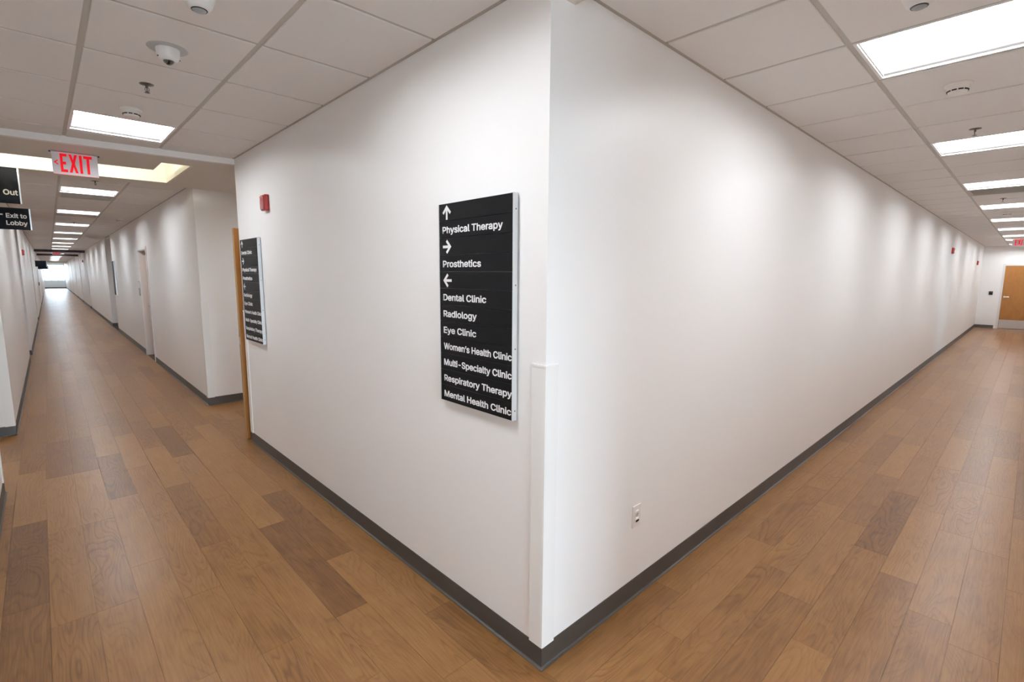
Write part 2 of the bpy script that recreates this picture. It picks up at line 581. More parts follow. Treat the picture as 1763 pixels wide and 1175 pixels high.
# far end of the long corridor: window wall
wall('wall_wing_end_sill', -3.1, 1.42, 72.0, 72.14, 'white wall under the bright window at the far end', True, 0, 0.82)
wall('wall_wing_end_head', -3.1, 1.42, 72.0, 72.14, 'white wall above the bright window at the far end', True, 2.55, WT)
wall('wall_wing_end_right', -0.02, 1.42, 72.0, 72.14, 'white wall right of the bright window at the far end', True, 0.82, 2.55)
wall('wall_wing_end_left', -3.1, -1.71, 72.0, 72.14, 'white wall left of the bright window at the far end', True, 0.82, 2.55)
window('window_1', -1.71, -0.02, 0.82, 2.55, (0, 72.07, 0), 0, 'overexposed daylight window at the far end of the long corridor', 3, True)
portal(wing_pt(-0.87, 72.25, 1.68), (-math.pi / 2, 0, WA), 1.7, 1.75)
# corridor behind the camera ends in a window too
wall('wall_south_sill', -1.73, 0, -6.62, -6.5, 'white wall under the window behind the camera', z1=0.3)
wall('wall_south_head', -1.73, 0, -6.62, -6.5, 'white wall above the window behind the camera', z0=2.6)
window('window_2', -1.73, 0, 0.3, 2.6, (0, -6.56, 0), 0, 'daylight window behind the camera', 2)
portal((-0.865, -6.75, 1.45), (math.pi / 2, 0, 0), 1.7, 2.3)
RB = -6.6
wall('wall_room_west', SD0 - 0.9, SD0 - 0.78, RB, -1.85, 'white side wall of the room opposite the outlet wall, near side')
wall('wall_room_east', SD1 + 0.78, SD1 + 0.9, RB, -1.85, 'white side wall of the room opposite the outlet wall, far side')
wall('wall_room_sill', SD0 - 0.78, SD1 + 0.78, RB, RB + 0.12, 'white wall under the window of the room opposite', z1=0.7)
wall('wall_room_head', SD0 - 0.78, SD1 + 0.78, RB, RB + 0.12, 'white wall above the window of the room opposite', z0=2.2)
wall('wall_room_back_near', SD0 - 0.78, SD0 + 0.05, RB, RB + 0.12, 'white wall beside the window of the room opposite, near side', z0=0.7, z1=2.2)
wall('wall_room_back_far', SD1 - 0.05, SD1 + 0.78, RB, RB + 0.12, 'white wall beside the window of the room opposite, far side', z0=0.7, z1=2.2)
struct('ceiling_room', bbox(SD0 - 0.9, SD1 + 0.9, RB, -1.85, HC, WT), M_SOFFIT, 'plain ceiling of the room opposite the outlet wall', 'ceiling')
window('window_3', SD0 + 0.05, SD1 - 0.05, 0.7, 2.2, (0, RB + 0.06, 0), 0, 'daylight window of the room opposite the outlet wall', 1)
portal((0.5 * (SD0 + SD1), RB - 0.1, 1.45), (math.pi / 2, 0, 0), 0.9, 1.5)
g = bmesh.new()
bx(g, -60, 60, -60, -6.7, -0.3, -0.15)
bx(g, -60, 60, 74.1, 160, -0.3, -0.15)
struct('ground', g, M_CONC, 'pale concrete paving outside the windows', 'ground')

# ------------------------------------------------------------------ baseboards
BASE_PROF = [(0.0, 0.1016), (0.003, 0.1016), (0.0045, 0.099), (0.0045, 0.014), (0.0065, 0.007), (0.0135, 0.0030), (0.0135, 0.0002), (0.0, 0.0002)]


def baseboard(name, path, label, wing=False):
    """path: wall-face polyline; the room lies to the left of its direction"""
    bm = bmesh.new()
    pts = [Vector((x, y)) for x, y in path]
    rings = []
    for i, p in enumerate(pts):
        d0 = (pts[i] - pts[i - 1]).normalized() if i else None
        d1 = (pts[i + 1] - pts[i]).normalized() if i < len(pts) - 1 else None
        n0 = Vector((-d0.y, d0.x)) if d0 else None
        n1 = Vector((-d1.y, d1.x)) if d1 else None
        if n0 and n1:
            n = (n0 + n1) / (1 + n0.dot(n1))
        else:
            n = n0 or n1
        rings.append([bm.verts.new((p.x + n.x * d, p.y + n.y * d, z)) for d, z in BASE_PROF])
    k = len(BASE_PROF)
    for a, b in zip(rings, rings[1:]):
        for i in range(k):
            j = (i + 1) % k
            bm.faces.new((a[i], a[j], b[j], b[i]))
    bm.faces.new(rings[0])
    bm.faces.new(rings[-1][::-1])
    bmesh.ops.recalc_face_normals(bm, faces=bm.faces[:])
    o = struct(name, bm, M_BASE, label, 'baseboard', wing)
    smooth_by_angle(o, 50)
    return o


baseboard('baseboard_center', [(21.55, 0), (0, 0), (0, 3.94), (0.05, 3.94)][::1], 'dark rubber baseboard wrapping the foremost corner')
baseboard('baseboard_alcove', [(4, 5.76), (0.145, 5.76)], 'dark rubber baseboard facing the camera past the open wooden door')
baseboard('baseboard_cross', [(-1.87, 5.75), (-6, 5.75)], 'dark rubber baseboard facing the camera at the left frame edge')
baseboard('baseboard_west', [(-1.73, -6.5), (-1.73, 3.92), (-3.5, 3.92)][::-1], 'dark rubber baseboard at the left frame edge nearest the camera')
baseboard('baseboard_end', [(21.55, -0.46), (21.55, 0)], 'dark rubber baseboard on the far end wall beside the wooden door')
for i, (a, b) in enumerate(RS):
    baseboard('baseboard_wing_right', [(0.13, a), (0, a), (0, b)] if i != 1 else [(0, a), (0, b)], 'dark rubber baseboard on the ' + ORD[i] + ' right wall stretch of the far corridor', True)
for i, (a, b) in enumerate(LS):
    baseboard('baseboard_wing_left', [(-1.73, b), (-1.73, a), (-1.86, a)], 'dark rubber baseboard on the ' + ORD[i] + ' left wall stretch of the far corridor', True)
baseboard('baseboard_wing_end', [(0, 72.0), (-1.73, 72.0)], 'dark rubber baseboard under the bright far window', True)

# ------------------------------------------------------------------ ceilings
G = 0.6096
BAR = 0.024
DROP = 0.006          # tiles hang a little below the grid
tile_cache = {}


def tile_mesh(w, l):
    key = (round(w, 3), round(l, 3))
    if key not in tile_cache:
        bm = bmesh.new()
        # tegular edge: smaller face, wider lip above
        bx(bm, -w / 2, w / 2, -l / 2, l / 2, -DROP, 0.012)
        bmesh.ops.bevel(bm, geom=[e for e in bm.edges if all(v.co.z < 0 for v in e.verts)], offset=0.0025, segments=1, affect='EDGES')
        tile_cache[key] = mesh_of('ceiling_tile', bm, M_TILE)
    return tile_cache[key]


def ceiling(name, label, along, cross_lines, a_lines, near, skip, wing=False, slab=None):
    """along 'y': cross_lines are x values, a_lines are y values (sorted); near = (lo, hi) built one by one;
    skip = set of (column, row) cells that hold a fixture"""
    x0, x1, y0, y1 = slab
    root = struct(name, bbox(x0, x1, y0, y1, HC + 0.16, HC + 0.22), M_PLENUM, label, 'ceiling', wing)
    ox, oy = (0, 3.94) if wing else (0, 0)
    stuff_t, stuff_b = bmesh.new(), bmesh.new()

    def rect(c0, c1, a0, a1):
        return (c0, c1, a0, a1) if along == 'y' else (a0, a1, c0, c1)
    for c in range(len(cross_lines) - 1):
        for r in range(len(a_lines) - 1):
            if (c, r) in skip:
                continue
            X0, X1, Y0, Y1 = rect(cross_lines[c], cross_lines[c + 1], a_lines[r], a_lines[r + 1])
            X0 += BAR / 2; X1 -= BAR / 2; Y0 += BAR / 2; Y1 -= BAR / 2
            mid = 0.5 * (a_lines[r] + a_lines[r + 1])
            cx, cy = 0.5 * (X0 + X1) - ox, 0.5 * (Y0 + Y1) - oy
            if near[0] <= mid <= near[1]:
                obj('ceiling_tile', tile_mesh(X1 - X0, Y1 - Y0), None, root, loc=(cx, cy, HC))
            else:
                bx(stuff_t, X0 - ox, X1 - ox, Y0 - oy, Y1 - oy, HC - DROP, HC + 0.012)
    for c in cross_lines[1:-1]:
        X0, X1, Y0, Y1 = rect(c - 0.0125, c + 0.0125, a_lines[0], a_lines[-1])
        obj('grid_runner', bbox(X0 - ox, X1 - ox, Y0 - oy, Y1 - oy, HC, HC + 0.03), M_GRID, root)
    for a in a_lines[1:-1]:
        for c in range(len(cross_lines) - 1):
            X0, X1, Y0, Y1 = rect(cross_lines[c] + 0.0125, cross_lines[c + 1] - 0.0125, a - 0.0125, a + 0.0125)
            if near[0] <= a <= near[1]:
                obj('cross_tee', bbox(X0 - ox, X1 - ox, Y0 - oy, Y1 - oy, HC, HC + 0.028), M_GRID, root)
            else:
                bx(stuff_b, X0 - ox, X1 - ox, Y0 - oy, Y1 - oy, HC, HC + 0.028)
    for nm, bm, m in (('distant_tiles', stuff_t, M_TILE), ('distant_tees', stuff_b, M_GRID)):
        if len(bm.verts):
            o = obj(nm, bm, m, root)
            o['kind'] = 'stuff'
        else:
            bm.free()
    # wall angle along both edges
    for c, s in ((cross_lines[0], 1), (cross_lines[-1], -1)):
        X0, X1, Y0, Y1 = rect(min(c, c + s * 0.016), max(c, c + s * 0.016), a_lines[0], a_lines[-1])
        obj('wall_angle', bbox(X0 - ox, X1 - ox, Y0 - oy, Y1 - oy, HC - DROP - 0.001, HC + 0.02), M_ANGLE, root)
    return root


def lines(start, step_from, lo, hi):
    out = [lo]
    k = math.ceil((lo - step_from) / G - 1e-6)
    v = step_from + k * G
    while v < hi - 0.02:
        if v > lo + 0.02:
            out.append(round(v, 4))
        v += G
    out.append(hi)
    return out


def row_of(ls, v):
    for i in range(len(ls) - 1):
        if ls[i] <= v <= ls[i + 1]:
            return i


XL = [-1.73, -1.168, -0.563, 0.0]
yl = lines(0, 0.702, -6.5, 4.10)
L_LIGHTS = [0.0924, 3.1404, -2.346, -4.784]
skipL = {(1, row_of(yl, y + 0.3)) for y in L_LIGHTS}
ceiling('ceiling', 'ceiling of square white tiles over the near left corridor', 'y', XL, yl, (0.4, 4.0), skipL, slab=(-1.9, 0.12, -6.6, 4.1))
YR = [-1.73, -1.190, -0.585, 0.0]
xl = lines(0, 0.766, 0.131, 21.55)
R_LIGHTS = [1.3756 + 2.4384 * k for k in range(9)]
R_LIGHTS[7] -= G
R_LIGHTS[8] -= G
R_GRILLES = [R_LIGHTS[2] + G]
skipR = {(1, row_of(xl, x + 0.3)) for x in R_LIGHTS + R_GRILLES}
ceiling('ceiling', 'ceiling of square white tiles over the right corridor', 'x', YR, xl, (0.0, 9.5), skipR, slab=(0.12, 21.6, -1.8, 0.1))
yw = lines(0, 7.05, 5.80, 72.0)
W_LIGHTS = [7.05 + 5 * G * k for k in range(8)] + [7.05 + 5 * G * k + 1.2192 for k in range(8, 20)]  # lights past the ninth are added, unseen, to brighten the far end
W_GRILLES = [7.05 + G, 7.05 + 6 * G]
W_DARK = [33.3, 40.6, 48, 55, 62]
skipW = {(1, row_of(yw, y + 0.3)) for y in W_LIGHTS + W_GRILLES}
ceiling('ceiling', 'ceiling of square white tiles over the long far corridor', 'y', XL, yw, (5.8, 11.5), skipW, wing=True, slab=(-3.0, 1.32, 5.8, 72.0))
sb = bmesh.new()
bx(sb, 0.02, 1.3, 5.9, 72.0, HC, HC + 0.15)
bx(sb, -3.0, -1.75, 5.9, 72.0, HC, HC + 0.15)
struct('ceiling_side_bays', sb, M_SOFFIT, 'plain ceiling over the side openings of the far corridor', 'ceiling', True)
# beam where the right corridor starts
struct('trim_1', bbox(0.0, 0.131, -1.73, 0.0, 2.649, WT), M_SOFFIT, 'dropped bulkhead across the start of the right corridor', 'bulkhead')
# dark headers far down the long corridor
for i, y in enumerate((29.7, 36.6)):
    struct('trim_%d' % (i + 2), bbox(-1.73, 0.0, y, y + 0.2, HC - 0.11, HC + 0.1), M_DARKB,
           ('nearer' if i == 0 else 'farther') + ' dark header across the far corridor ceiling', 'header', True)
struct('trim_4', bbox(-1.73, 0.0, 60.0, 60.2, HC - 0.16, HC + 0.1), M_COVE, 'pale header near the bright far window', 'header', True)

# soffit over the crossing, with its light slot
SZ = 2.657
YA0, YA1 = 3.935, 4.085      # near edge at x=0 and x=-1.73


def ya(x):
    return YA0 + (YA1 - YA0) * (-x / 1.73)


def yb(x):
    return 5.74 + 0.12 * (-x / 1.73)


def sk(x, y):                 # the slot follows the skew of the near edge
    return y - 0.085 * (x + 0.5)


OX0, OX1, OX2 = -1.95, -0.50, -0.275
SY0, SY1, SY2 = 4.33, 4.775, 5.525
AR0, AR1, AL0, AL1 = 1.25, 1.25 + G - 0.02, -3.9, -3.9 + G - 0.02  # soffit openings for the added passage lights
AY0, AY1 = 4.55, 4.55 + G - 0.02
poly_sets = [
    [(-6, 3.9), (AL0, 3.9), (AL0, 5.85), (-6, 5.85)],
    [(AL1, 3.9), (OX0, 3.9), (OX0, 5.85), (AL1, 5.85)],
    [(AL0, 3.9), (AL1, 3.9), (AL1, AY0), (AL0, AY0)],
    [(AL0, AY1), (AL1, AY1), (AL1, 5.85), (AL0, 5.85)],
    [(OX0, ya(OX0)), (OX1, ya(OX1)), (OX1, sk(OX1, SY1)), (OX0, sk(OX0, SY1))],
    [(OX1, ya(OX1)), (OX2, ya(OX2)), (OX2, sk(OX2, SY0)), (OX1, sk(OX1, SY0))],
    [(OX2, ya(OX2)), (0, YA0), (0, yb(0)), (OX2, yb(OX2))],
    [(OX0, sk(OX0, SY2)), (OX2, sk(OX2, SY2)), (OX2, yb(OX2)), (OX0, yb(OX0) + 0.0)],
    [(0, YA0), (AR0, YA0), (AR0, 5.8), (0, 5.8)],
    [(AR1, YA0), (4, YA0), (4, 5.8), (AR1, 5.8)],
    [(AR0, YA0), (AR1, YA0), (AR1, AY0), (AR0, AY0)],
    [(AR0, AY1), (AR1, AY1), (AR1, 5.8), (AR0, 5.8)],
]
sbm = bmesh.new()
for ps in poly_sets:
    lo = [sbm.verts.new((x, y, SZ)) for x, y in ps]
    hi = [sbm.verts.new((x, y, SZ + 0.09)) for x, y in ps]
    for i in range(4):
        j = (i + 1) % 4
        sbm.faces.new((lo[i], lo[j], hi[j], hi[i]))
    sbm.faces.new(lo[::-1])
    sbm.faces.new(hi)
bmesh.ops.recalc_face_normals(sbm, faces=sbm.faces[:])
soffit = struct('ceiling_soffit', sbm, M_SOFFIT, 'dropped drywall soffit with a glowing light slot over the crossing', 'soffit')
fp_ = [(OX0, ya(OX0)), (0.0, ya(0.0)), (0.0, ya(0.0) + 0.05), (OX0, ya(OX0) + 0.05)]
fb = prism([(x, y - 0.004) for x, y in fp_], SZ - 0.001, HC + 0.14)
obj('fascia', fb, M_WALL, soffit)
# shell of the light cove above the soffit
cb = bmesh.new()
CT = SZ + 0.34
edge = 0.02
for (x0, y0), (x1, y1) in [((OX0, sk(OX0, SY2)), (OX2, sk(OX2, SY2))), ((OX2, sk(OX2, SY2)), (OX2, sk(OX2, SY0)))]:
    d = Vector((x1 - x0, y1 - y0)).normalized()
    n = Vector((-d.y, d.x)) * edge
    x0, y0, x1, y1 = x0 - n.x * 0.2, y0 - n.y * 0.2, x1 - n.x * 0.2, y1 - n.y * 0.2
    pts = [(x0, y0), (x1, y1), (x1 + n.x, y1 + n.y), (x0 + n.x, y0 + n.y)]
    lo = [cb.verts.new((x, y, SZ - 0.001)) for x, y in pts]
    hi = [cb.verts.new((x, y, CT)) for x, y in pts]
    for i in range(4):
        j = (i + 1) % 4
        cb.faces.new((lo[i], lo[j], hi[j], hi[i]))
    cb.faces.new(lo[::-1]); cb.faces.new(hi)
bx(cb, -6, 4, 4.05, 5.95, CT, CT + 0.03)
bmesh.ops.recalc_face_normals(cb, faces=cb.faces[:])
obj('cove_shell', cb, M_COVE, soffit)
for i, (x0, x1, y) in enumerate(((-1.9, -0.62, 4.45), (-1.9, -0.62, 4.62))):
    t = bmesh.new()
    cyl(t, (x0, sk(x0, y), SZ + 0.125), (x1, sk(x1, y), SZ + 0.125), 0.013)
    obj('cove_tube', t, M_TUBE, soffit)

# ------------------------------------------------------------------ troffer lights
def make_troffer():
    """front view: lens axis along local X, corridor along local Y; origin at grid level"""
    r = bpy.data.objects.new('troffer_light', None)
    COL.objects.link(r)
    h = G / 2 - 0.013
    # rim
    bm = bmesh.new()
    w = 0.014
    bx(bm, -h, h, -h, -h + w, -0.004, 0.012)
    bx(bm, -h, h, h - w, h, -0.004, 0.012)
    bx(bm, -h, -h + w, -h + w, h - w, -0.004, 0.012)
    bx(bm, h - w, h, -h + w, h - w, -0.004, 0.012)
    obj('rim', bm, M_HOUSE, r)
    # curved reflectors on both sides of the lens
    for s in (-1, 1):
        bm = bmesh.new()
        prof = []
        for i in range(11):
            t = i / 10
            y = (h - w) - t * (h - w - 0.105)
            z = 0.004 + 0.098 * math.sin(t * math.pi / 2) ** 1.2
            prof.append((s * y, z))
        a = [bm.verts.new((-h + w, y, z)) for y, z in prof]
        b = [bm.verts.new((h - w, y, z)) for y, z in prof]
        a2 = [bm.verts.new((-h + w, y, z + 0.006)) for y, z in prof]
        b2 = [bm.verts.new((h - w, y, z + 0.006)) for y, z in prof]
        for i in range(10):
            bm.faces.new((a[i], a[i + 1], b[i + 1], b[i]))
            bm.faces.new((a2[i], b2[i], b2[i + 1], a2[i + 1]))
        for e0, e1 in ((0, 10),):
            bm.faces.new((a[e0], b[e0], b2[e0], a2[e0]))
            bm.faces.new((a[e1], a2[e1], b2[e1], b[e1]))
        bmesh.ops.recalc_face_normals(bm, faces=bm.faces[:])
        obj('reflector', bm, M_HOUSE, r, True)
    # end plates
    for s in (-1, 1):
        bm = bbox(min(s * (h - w), s * (h - w - 0.006)), max(s * (h - w), s * (h - w - 0.006)), -h + w, h - w, 0.004, 0.115)
        obj('end_plate', bm, M_HOUSE, r)
    # arched lens
    bm = bmesh.new()
    prof = []
    for i in range(13):
        a = math.pi * i / 12
        prof.append((0.104 * math.cos(a), 0.106 - 0.052 * math.sin(a)))
    a = [bm.verts.new((-h + w + 0.007, y, z)) for y, z in prof]
    b = [bm.verts.new((h - w - 0.007, y, z)) for y, z in prof]
    for i in range(12):
        bm.faces.new((a[i], a[i + 1], b[i + 1], b[i]))
    bm.faces.new(a); bm.faces.new(b[::-1])
    bm.faces.new((a[0], b[0], b[-1], a[-1]))
    bmesh.ops.recalc_face_normals(bm, faces=bm.faces[:])
    obj('lens', bm, M_LAMP, r, True)
    # back pan
    obj('back_pan', bbox(-h + w, h - w, -h + w, h - w, 0.118, 0.126), M_HOUSE, r)
    return r


NTH = ['nearest', 'second nearest', 'third', 'fourth', 'fifth', 'sixth', 'seventh', 'eighth', 'ninth'] + [str(n_) + 'th' for n_ in range(10, 24)]
troffer = make_troffer()
first = True


def put_light(x, y, rz, label, group, wing=False, z=HC):
    global first
    o = troffer if first else copy_tree(troffer)
    first = False
    o.location = wing_pt(x, y, z) if wing else (x, y, z)
    o.rotation_euler = (0, 0, rz + (WA if wing else 0))
    tag(o, label, 'ceiling light', group)


LXC = 0.5 * (XL[1] + XL[2])
LL = ['square recessed ceiling light just before the EXIT sign soffit' if abs(y - 3.1404) < .01 else
      'square recessed ceiling light over the foremost corner, out of view' if y > -1 else
      ('first' if y > -4 else 'second') + ' square recessed ceiling light behind the camera' for y in L_LIGHTS]
order = [1, 0, 2, 3]
for i in order:
    put_light(LXC, L_LIGHTS[i] + G / 2, 0, LL[i], 'lights of the near left corridor')
for k, x in enumerate(R_LIGHTS):
    put_light(x + G / 2, 0.5 * (YR[1] + YR[2]), math.pi / 2, NTH[k] + ' square recessed light in the right corridor ceiling', 'lights of the right corridor')
for k, y in enumerate(W_LIGHTS):
    put_light(LXC, y + G / 2, 0, NTH[k] + ' recessed light of the long far corridor beyond the EXIT sign, those past the ninth added', 'lights of the far corridor', True)


for xa, lb in ((AR0, 'added unseen square fill light in the passage behind the open wooden door'), (AL0, 'added unseen square fill light in the passage left of the EXIT sign')):  # unseen lights added to brighten the side passages
    put_light(xa + G / 2 - 0.01, AY0 + G / 2 - 0.01, 0, lb, 'added fill lights of the side passages', z=SZ)


def make_grille(loc, rz, label, wing=False):
    r = thing('air_grille', label, 'air grille', loc, rz, 'ceiling air grilles', wing)
    h = G / 2 - 0.013
    bm = bmesh.new()
    w = 0.03
    bx(bm, -h, h, -h, -h + w, -0.004, 0.012)
    bx(bm, -h, h, h - w, h, -0.004, 0.012)
    bx(bm, -h, -h + w, -h + w, h - w, -0.004, 0.012)
    bx(bm, h - w, h, -h + w, h - w, -0.004, 0.012)
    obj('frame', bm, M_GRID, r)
    obj('duct', bbox(-h + w, h - w, -h + w, h - w, 0.06, 0.07), M_GREYP, r)
    sl = bbox(-h + w, h - w, -0.001, 0.001, -0.012, 0.012)
    bmesh.ops.rotate(sl, verts=sl.verts[:], cent=(0, 0, 0), matrix=Matrix.Rotation(math.radians(40), 3, 'X'))
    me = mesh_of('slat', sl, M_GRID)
    n = 20
    for i in range(n):
        obj('slat', me, None, r, loc=(0, -h + w + (i + 0.5) * (2 * h - 2 * w) / n, 0.012))
    return r


make_grille((R_GRILLES[0] + G / 2, 0.5 * (YR[1] + YR[2]), HC), math.pi / 2, 'grey air grille after the third light of the right corridor')
make_grille((LXC, W_GRILLES[0] + G / 2, HC), 0, 'grey air grille after the first light beyond the EXIT sign', True)
make_grille((LXC, W_GRILLES[1] + G / 2, HC), 0, 'grey air grille after the second light beyond the EXIT sign', True)

# ------------------------------------------------------------------ lettering
FONT = None
try:
    fp = os.path.join(bpy.utils.system_resource('DATAFILES'), 'fonts', 'Inter.woff2')
    if os.path.exists(fp):
        FONT = bpy.data.fonts.load(fp)
except Exception:
    FONT = None


def text_bm(s, cap, width=None, bold=0.021, xscale=None, depth=0.0006):
    """text with capital height cap, standing upright and facing -Y, left end at x=0, baseline z=0"""
    cu = bpy.data.curves.new('lettering', 'FONT')
    if FONT:
        cu.font = FONT
    cu.body = s
    cu.size = 1.0
    cu.extrude = 0.01
    cu.resolution_u = 3
    o = bpy.data.objects.new('lettering', cu)
    COL.objects.link(o)
    dg = bpy.context.evaluated_depsgraph_get()
    me = bpy.data.meshes.new_from_object(o.evaluated_get(dg))
    bpy.data.objects.remove(o)
    bpy.data.curves.remove(cu)
    bm = bmesh.new()
    bm.from_mesh(me)
    bpy.data.meshes.remove(me)
    x0 = min(v.co.x for v in bm.verts); x1 = max(v.co.x for v in bm.verts)
    capu = 0.727 if FONT else 0.73
    sy = cap / capu
    sx = width / (x1 - x0) if width else sy * (xscale or 1)
    for v in bm.verts:
        x, y, z = v.co
        v.co = ((x - x0) * sx, -(depth * (0.5 + z / 0.02)), y * sy)
    bmesh.ops.recalc_face_normals(bm, faces=bm.faces[:])
    # bolder weight: the outline is struck several times around its place
    base = bmesh.ops.duplicate(bm, geom=bm.verts[:] + bm.edges[:] + bm.faces[:])['geom']
    src = [g_ for g_ in base]
    ring = [(1, 0), (-1, 0), (0, 1), (0, -1), (.7, .7), (-.7, .7), (.7, -.7), (-.7, -.7)]
    for q, (dx, dz) in enumerate(ring):
        d = bmesh.ops.duplicate(bm, geom=src)['geom']
        bmesh.ops.translate(bm, verts=[v for v in d if isinstance(v, bmesh.types.BMVert)], vec=(dx * bold * sx, -0.00001 * (q + 1), dz * bold * sy))
    return bm, (x1 - x0) * sx


def arrow_bm(kind, size, depth=0.0006):
    """bold arrow with open head, size across, centred on x=size/2, z=0"""
    s = size / 2
    t = 0.19 * size
    bm = bmesh.new()
    shaft = [(-t * .5, -s), (t * .5, -s), (t * .5, s * 0.72), (-t * .5, s * 0.72)]
    head = [(0, s), (s * 1.0, s * 0.02), (s * 0.72, -s * 0.26 + 0.0), (0, s * 0.48), (-s * 0.72, -s * 0.26), (-s * 1.0, s * 0.02)]
    ang = {'up': 0, 'left': math.pi / 2, 'right': -math.pi / 2}[kind]
    c, n = math.cos(ang), math.sin(ang)
    for poly, dd in ((shaft, depth * 0.9), (head, depth)):
        f = [bm.verts.new((s + c * x - n * z, -dd, n * x + c * z)) for x, z in poly]
        b = [bm.verts.new((s + c * x - n * z, 0, n * x + c * z)) for x, z in poly]
        k = len(poly)
        for i in range(k):
            j = (i + 1) % k
            bm.faces.new((f[i], f[j], b[j], b[i]))
        bm.faces.new(f)
    bmesh.ops.recalc_face_normals(bm, faces=bm.faces[:])
    return bm


ROWH = 0.0768
WIDTHS = {'Physical Therapy': .409, 'Prosthetics': .272, 'Dental Clinic': .306, 'Radiology': .242, 'Eye Clinic': .238,
          "Women\u2019s Health Clinic": .466, 'Multi-Specialty Clinic': .466, 'Respiratory Therapy': .468, 'Mental Health Clinic': .464}


def directory(rows, loc, rz, label, wing=False):
    """wall directory: local X right, -Y out of the wall, Z up; origin on the wall at the lower left corner"""
    r = thing('directory_sign', label, 'sign', loc, rz, 'directory signs', wing)
    W, Hh = 0.498, ROWH * 12
    bm = bmesh.new()
    bx(bm, 0, W, -0.022, -0.006, 0.0, Hh)
    obj('backing', bm, M_ALU, r)
    for s in (0, 1):
        x0, x1 = (-0.002, 0.0005) if s == 0 else (W - 0.0005, W + 0.002)
        rail = obj('side_rail', bbox(x0, x1, -0.0305, -0.004, -0.001, Hh + 0.001), M_ALU, r)
        for z in (0.04, 0.30, 0.56, 0.86):
            b = bmesh.new()
            sx = -0.0026 if s == 0 else W + 0.0026
            cyl(b, (sx, -0.015, z), (sx + (0.0008 if s == 0 else -0.0008), -0.015, z), 0.0032, 10)
            obj('screw', b, M_CHROME, rail)
    strip_me = None
    for i, t in enumerate(rows):
        z0 = Hh - (i + 1) * ROWH
        if strip_me is None:
            strip_me = mesh_of('insert', bbox(0.0006, W - 0.0006, -0.029, -0.022, 0.0005, ROWH - 0.0005, 0.0007, 1), M_SIGN)
        st = obj('insert', strip_me, None, r, loc=(0, 0, z0))
        if not t:
            continue
        if t in ('up', 'left', 'right'):
            obj('arrow', arrow_bm(t, 0.064), M_LETTER, st, loc=(0.028, -0.0291, ROWH * 0.48))
        else:
            b, w = text_bm(t, 0.0405, WIDTHS[t])
            obj('lettering', b, M_LETTER, st, loc=(0.028, -0.0291, 0.0215))
    return r


R1 = ['up', 'Physical Therapy', 'right', 'Prosthetics', 'left', 'Dental Clinic', 'Radiology', 'Eye Clinic', "Women\u2019s Health Clinic",
      'Multi-Specialty Clinic', 'Respiratory Therapy', 'Mental Health Clinic']
R2 = ['up', 'Dental Clinic', 'right', 'Physical Therapy', 'Prosthetics', 'left', 'Radiology', 'Eye Clinic', "Women\u2019s Health Clinic",
      'Multi-Specialty Clinic', 'Respiratory Therapy', 'Mental Health Clinic']
directory(R1, (0, 0.657, 1.053), -math.pi / 2, 'large black directory sign nearest the foremost corner, Physical Therapy on top')
directory(R2, (0, 3.815, 1.040), -math.pi / 2, 'black directory sign beside the open wooden door, Dental Clinic on top')
directory([None] * 12, (0, 16.45, 1.06), -math.pi / 2, 'directory sign seen edge-on far down the long corridor', True)

# ------------------------------------------------------------------ corner guards
def guard(loc, rz, label, wing=False, leg=0.068):
    """outside corner: wall faces run along +X and +Y from the corner; room on the -X and -Y sides"""
    r = thing('corner_guard', label, 'corner guard', loc, rz, 'vinyl corner guards', wing)
    t = 0.007
    prof = [(leg, 0), (leg, -t), (0.004, -t), (-t + 0.0012, -t + 0.0012), (-t, 0.004), (-t, leg), (0, leg), (0, 0)]
    bm = prism(prof, 0.098, 1.296)
    obj('cover', bm, M_GUARD, r)
    t2 = 0.0095
    prof = [(leg + .001, 0), (leg + .001, -t2), (0.003, -t2), (-t2 + 0.001, -t2 + 0.001), (-t2, 0.003), (-t2, leg + .001), (0, leg + .001), (0, 0)]
    obj('end_cap', prism(prof, 1.296, 1.305), M_GUARD, r)
    return r


guard((0, 0, 0), 0, 'white vinyl corner guard on the foremost corner')
guard((0, 3.94, 0), -math.pi / 2, 'white vinyl corner guard beside the open wooden door')
guard((0, 5.76, 0), 0, 'white vinyl corner guard across the passage from the open wooden door', True)
guard((-1.73, 5.75, 0), math.pi / 2, 'white vinyl corner guard at the left frame edge below the Exit to Lobby sign', True)
guard((-1.73, 3.92, 0), math.pi, 'white vinyl corner guard at the left frame edge nearest the camera')
guard((-1.73, 12.55, 0), math.pi / 2, 'white vinyl corner guard farther along the left wall of the far corridor', True)

# ------------------------------------------------------------------ outlet
r = thing('wall_outlet', 'white duplex outlet low on the right wall near the corner', 'outlet', (0.693, 0, 0.447), 0)
bm = bbox(-0.036, 0.036, -0.0065, 0, -0.057, 0.057, 0.002, 2)
obj('cover_plate', bm, M_OUTLET, r)
for s in (1, -1):
    bm = lathe([(0.0001, -0.0), (0.0165, -0.0), (0.0175, 0.002), (0.0175, 0.004)], 24)
    bmesh.ops.rotate(bm, verts=bm.verts[:], cent=(0, 0, 0), matrix=Matrix.Rotation(math.radians(-90), 3, 'X'))
    for v in bm.verts:
        v.co.z = max(-0.0135, min(0.0135, v.co.z))
    rc = obj('receptacle', bm, M_OUTLET, r, True, loc=(0, -0.0090, s * 0.0195))
    if s > 0:
        for dx in (-0.006, 0.006):
            obj('slot', bbox(dx - 0.0009, dx + 0.0009, -0.0008, 0.0002, -0.002, 0.006), M_GREYP, rc)
obj('label_slot', bbox(-0.013, 0.015, -0.0105, -0.009, -0.030, -0.019, 0.0005, 1), M_BLACK, r)
b = bmesh.new()
cyl(b, (0, -0.0065, 0), (0, -0.0075, 0), 0.003, 10)
obj('screw', b, M_STEEL, r)

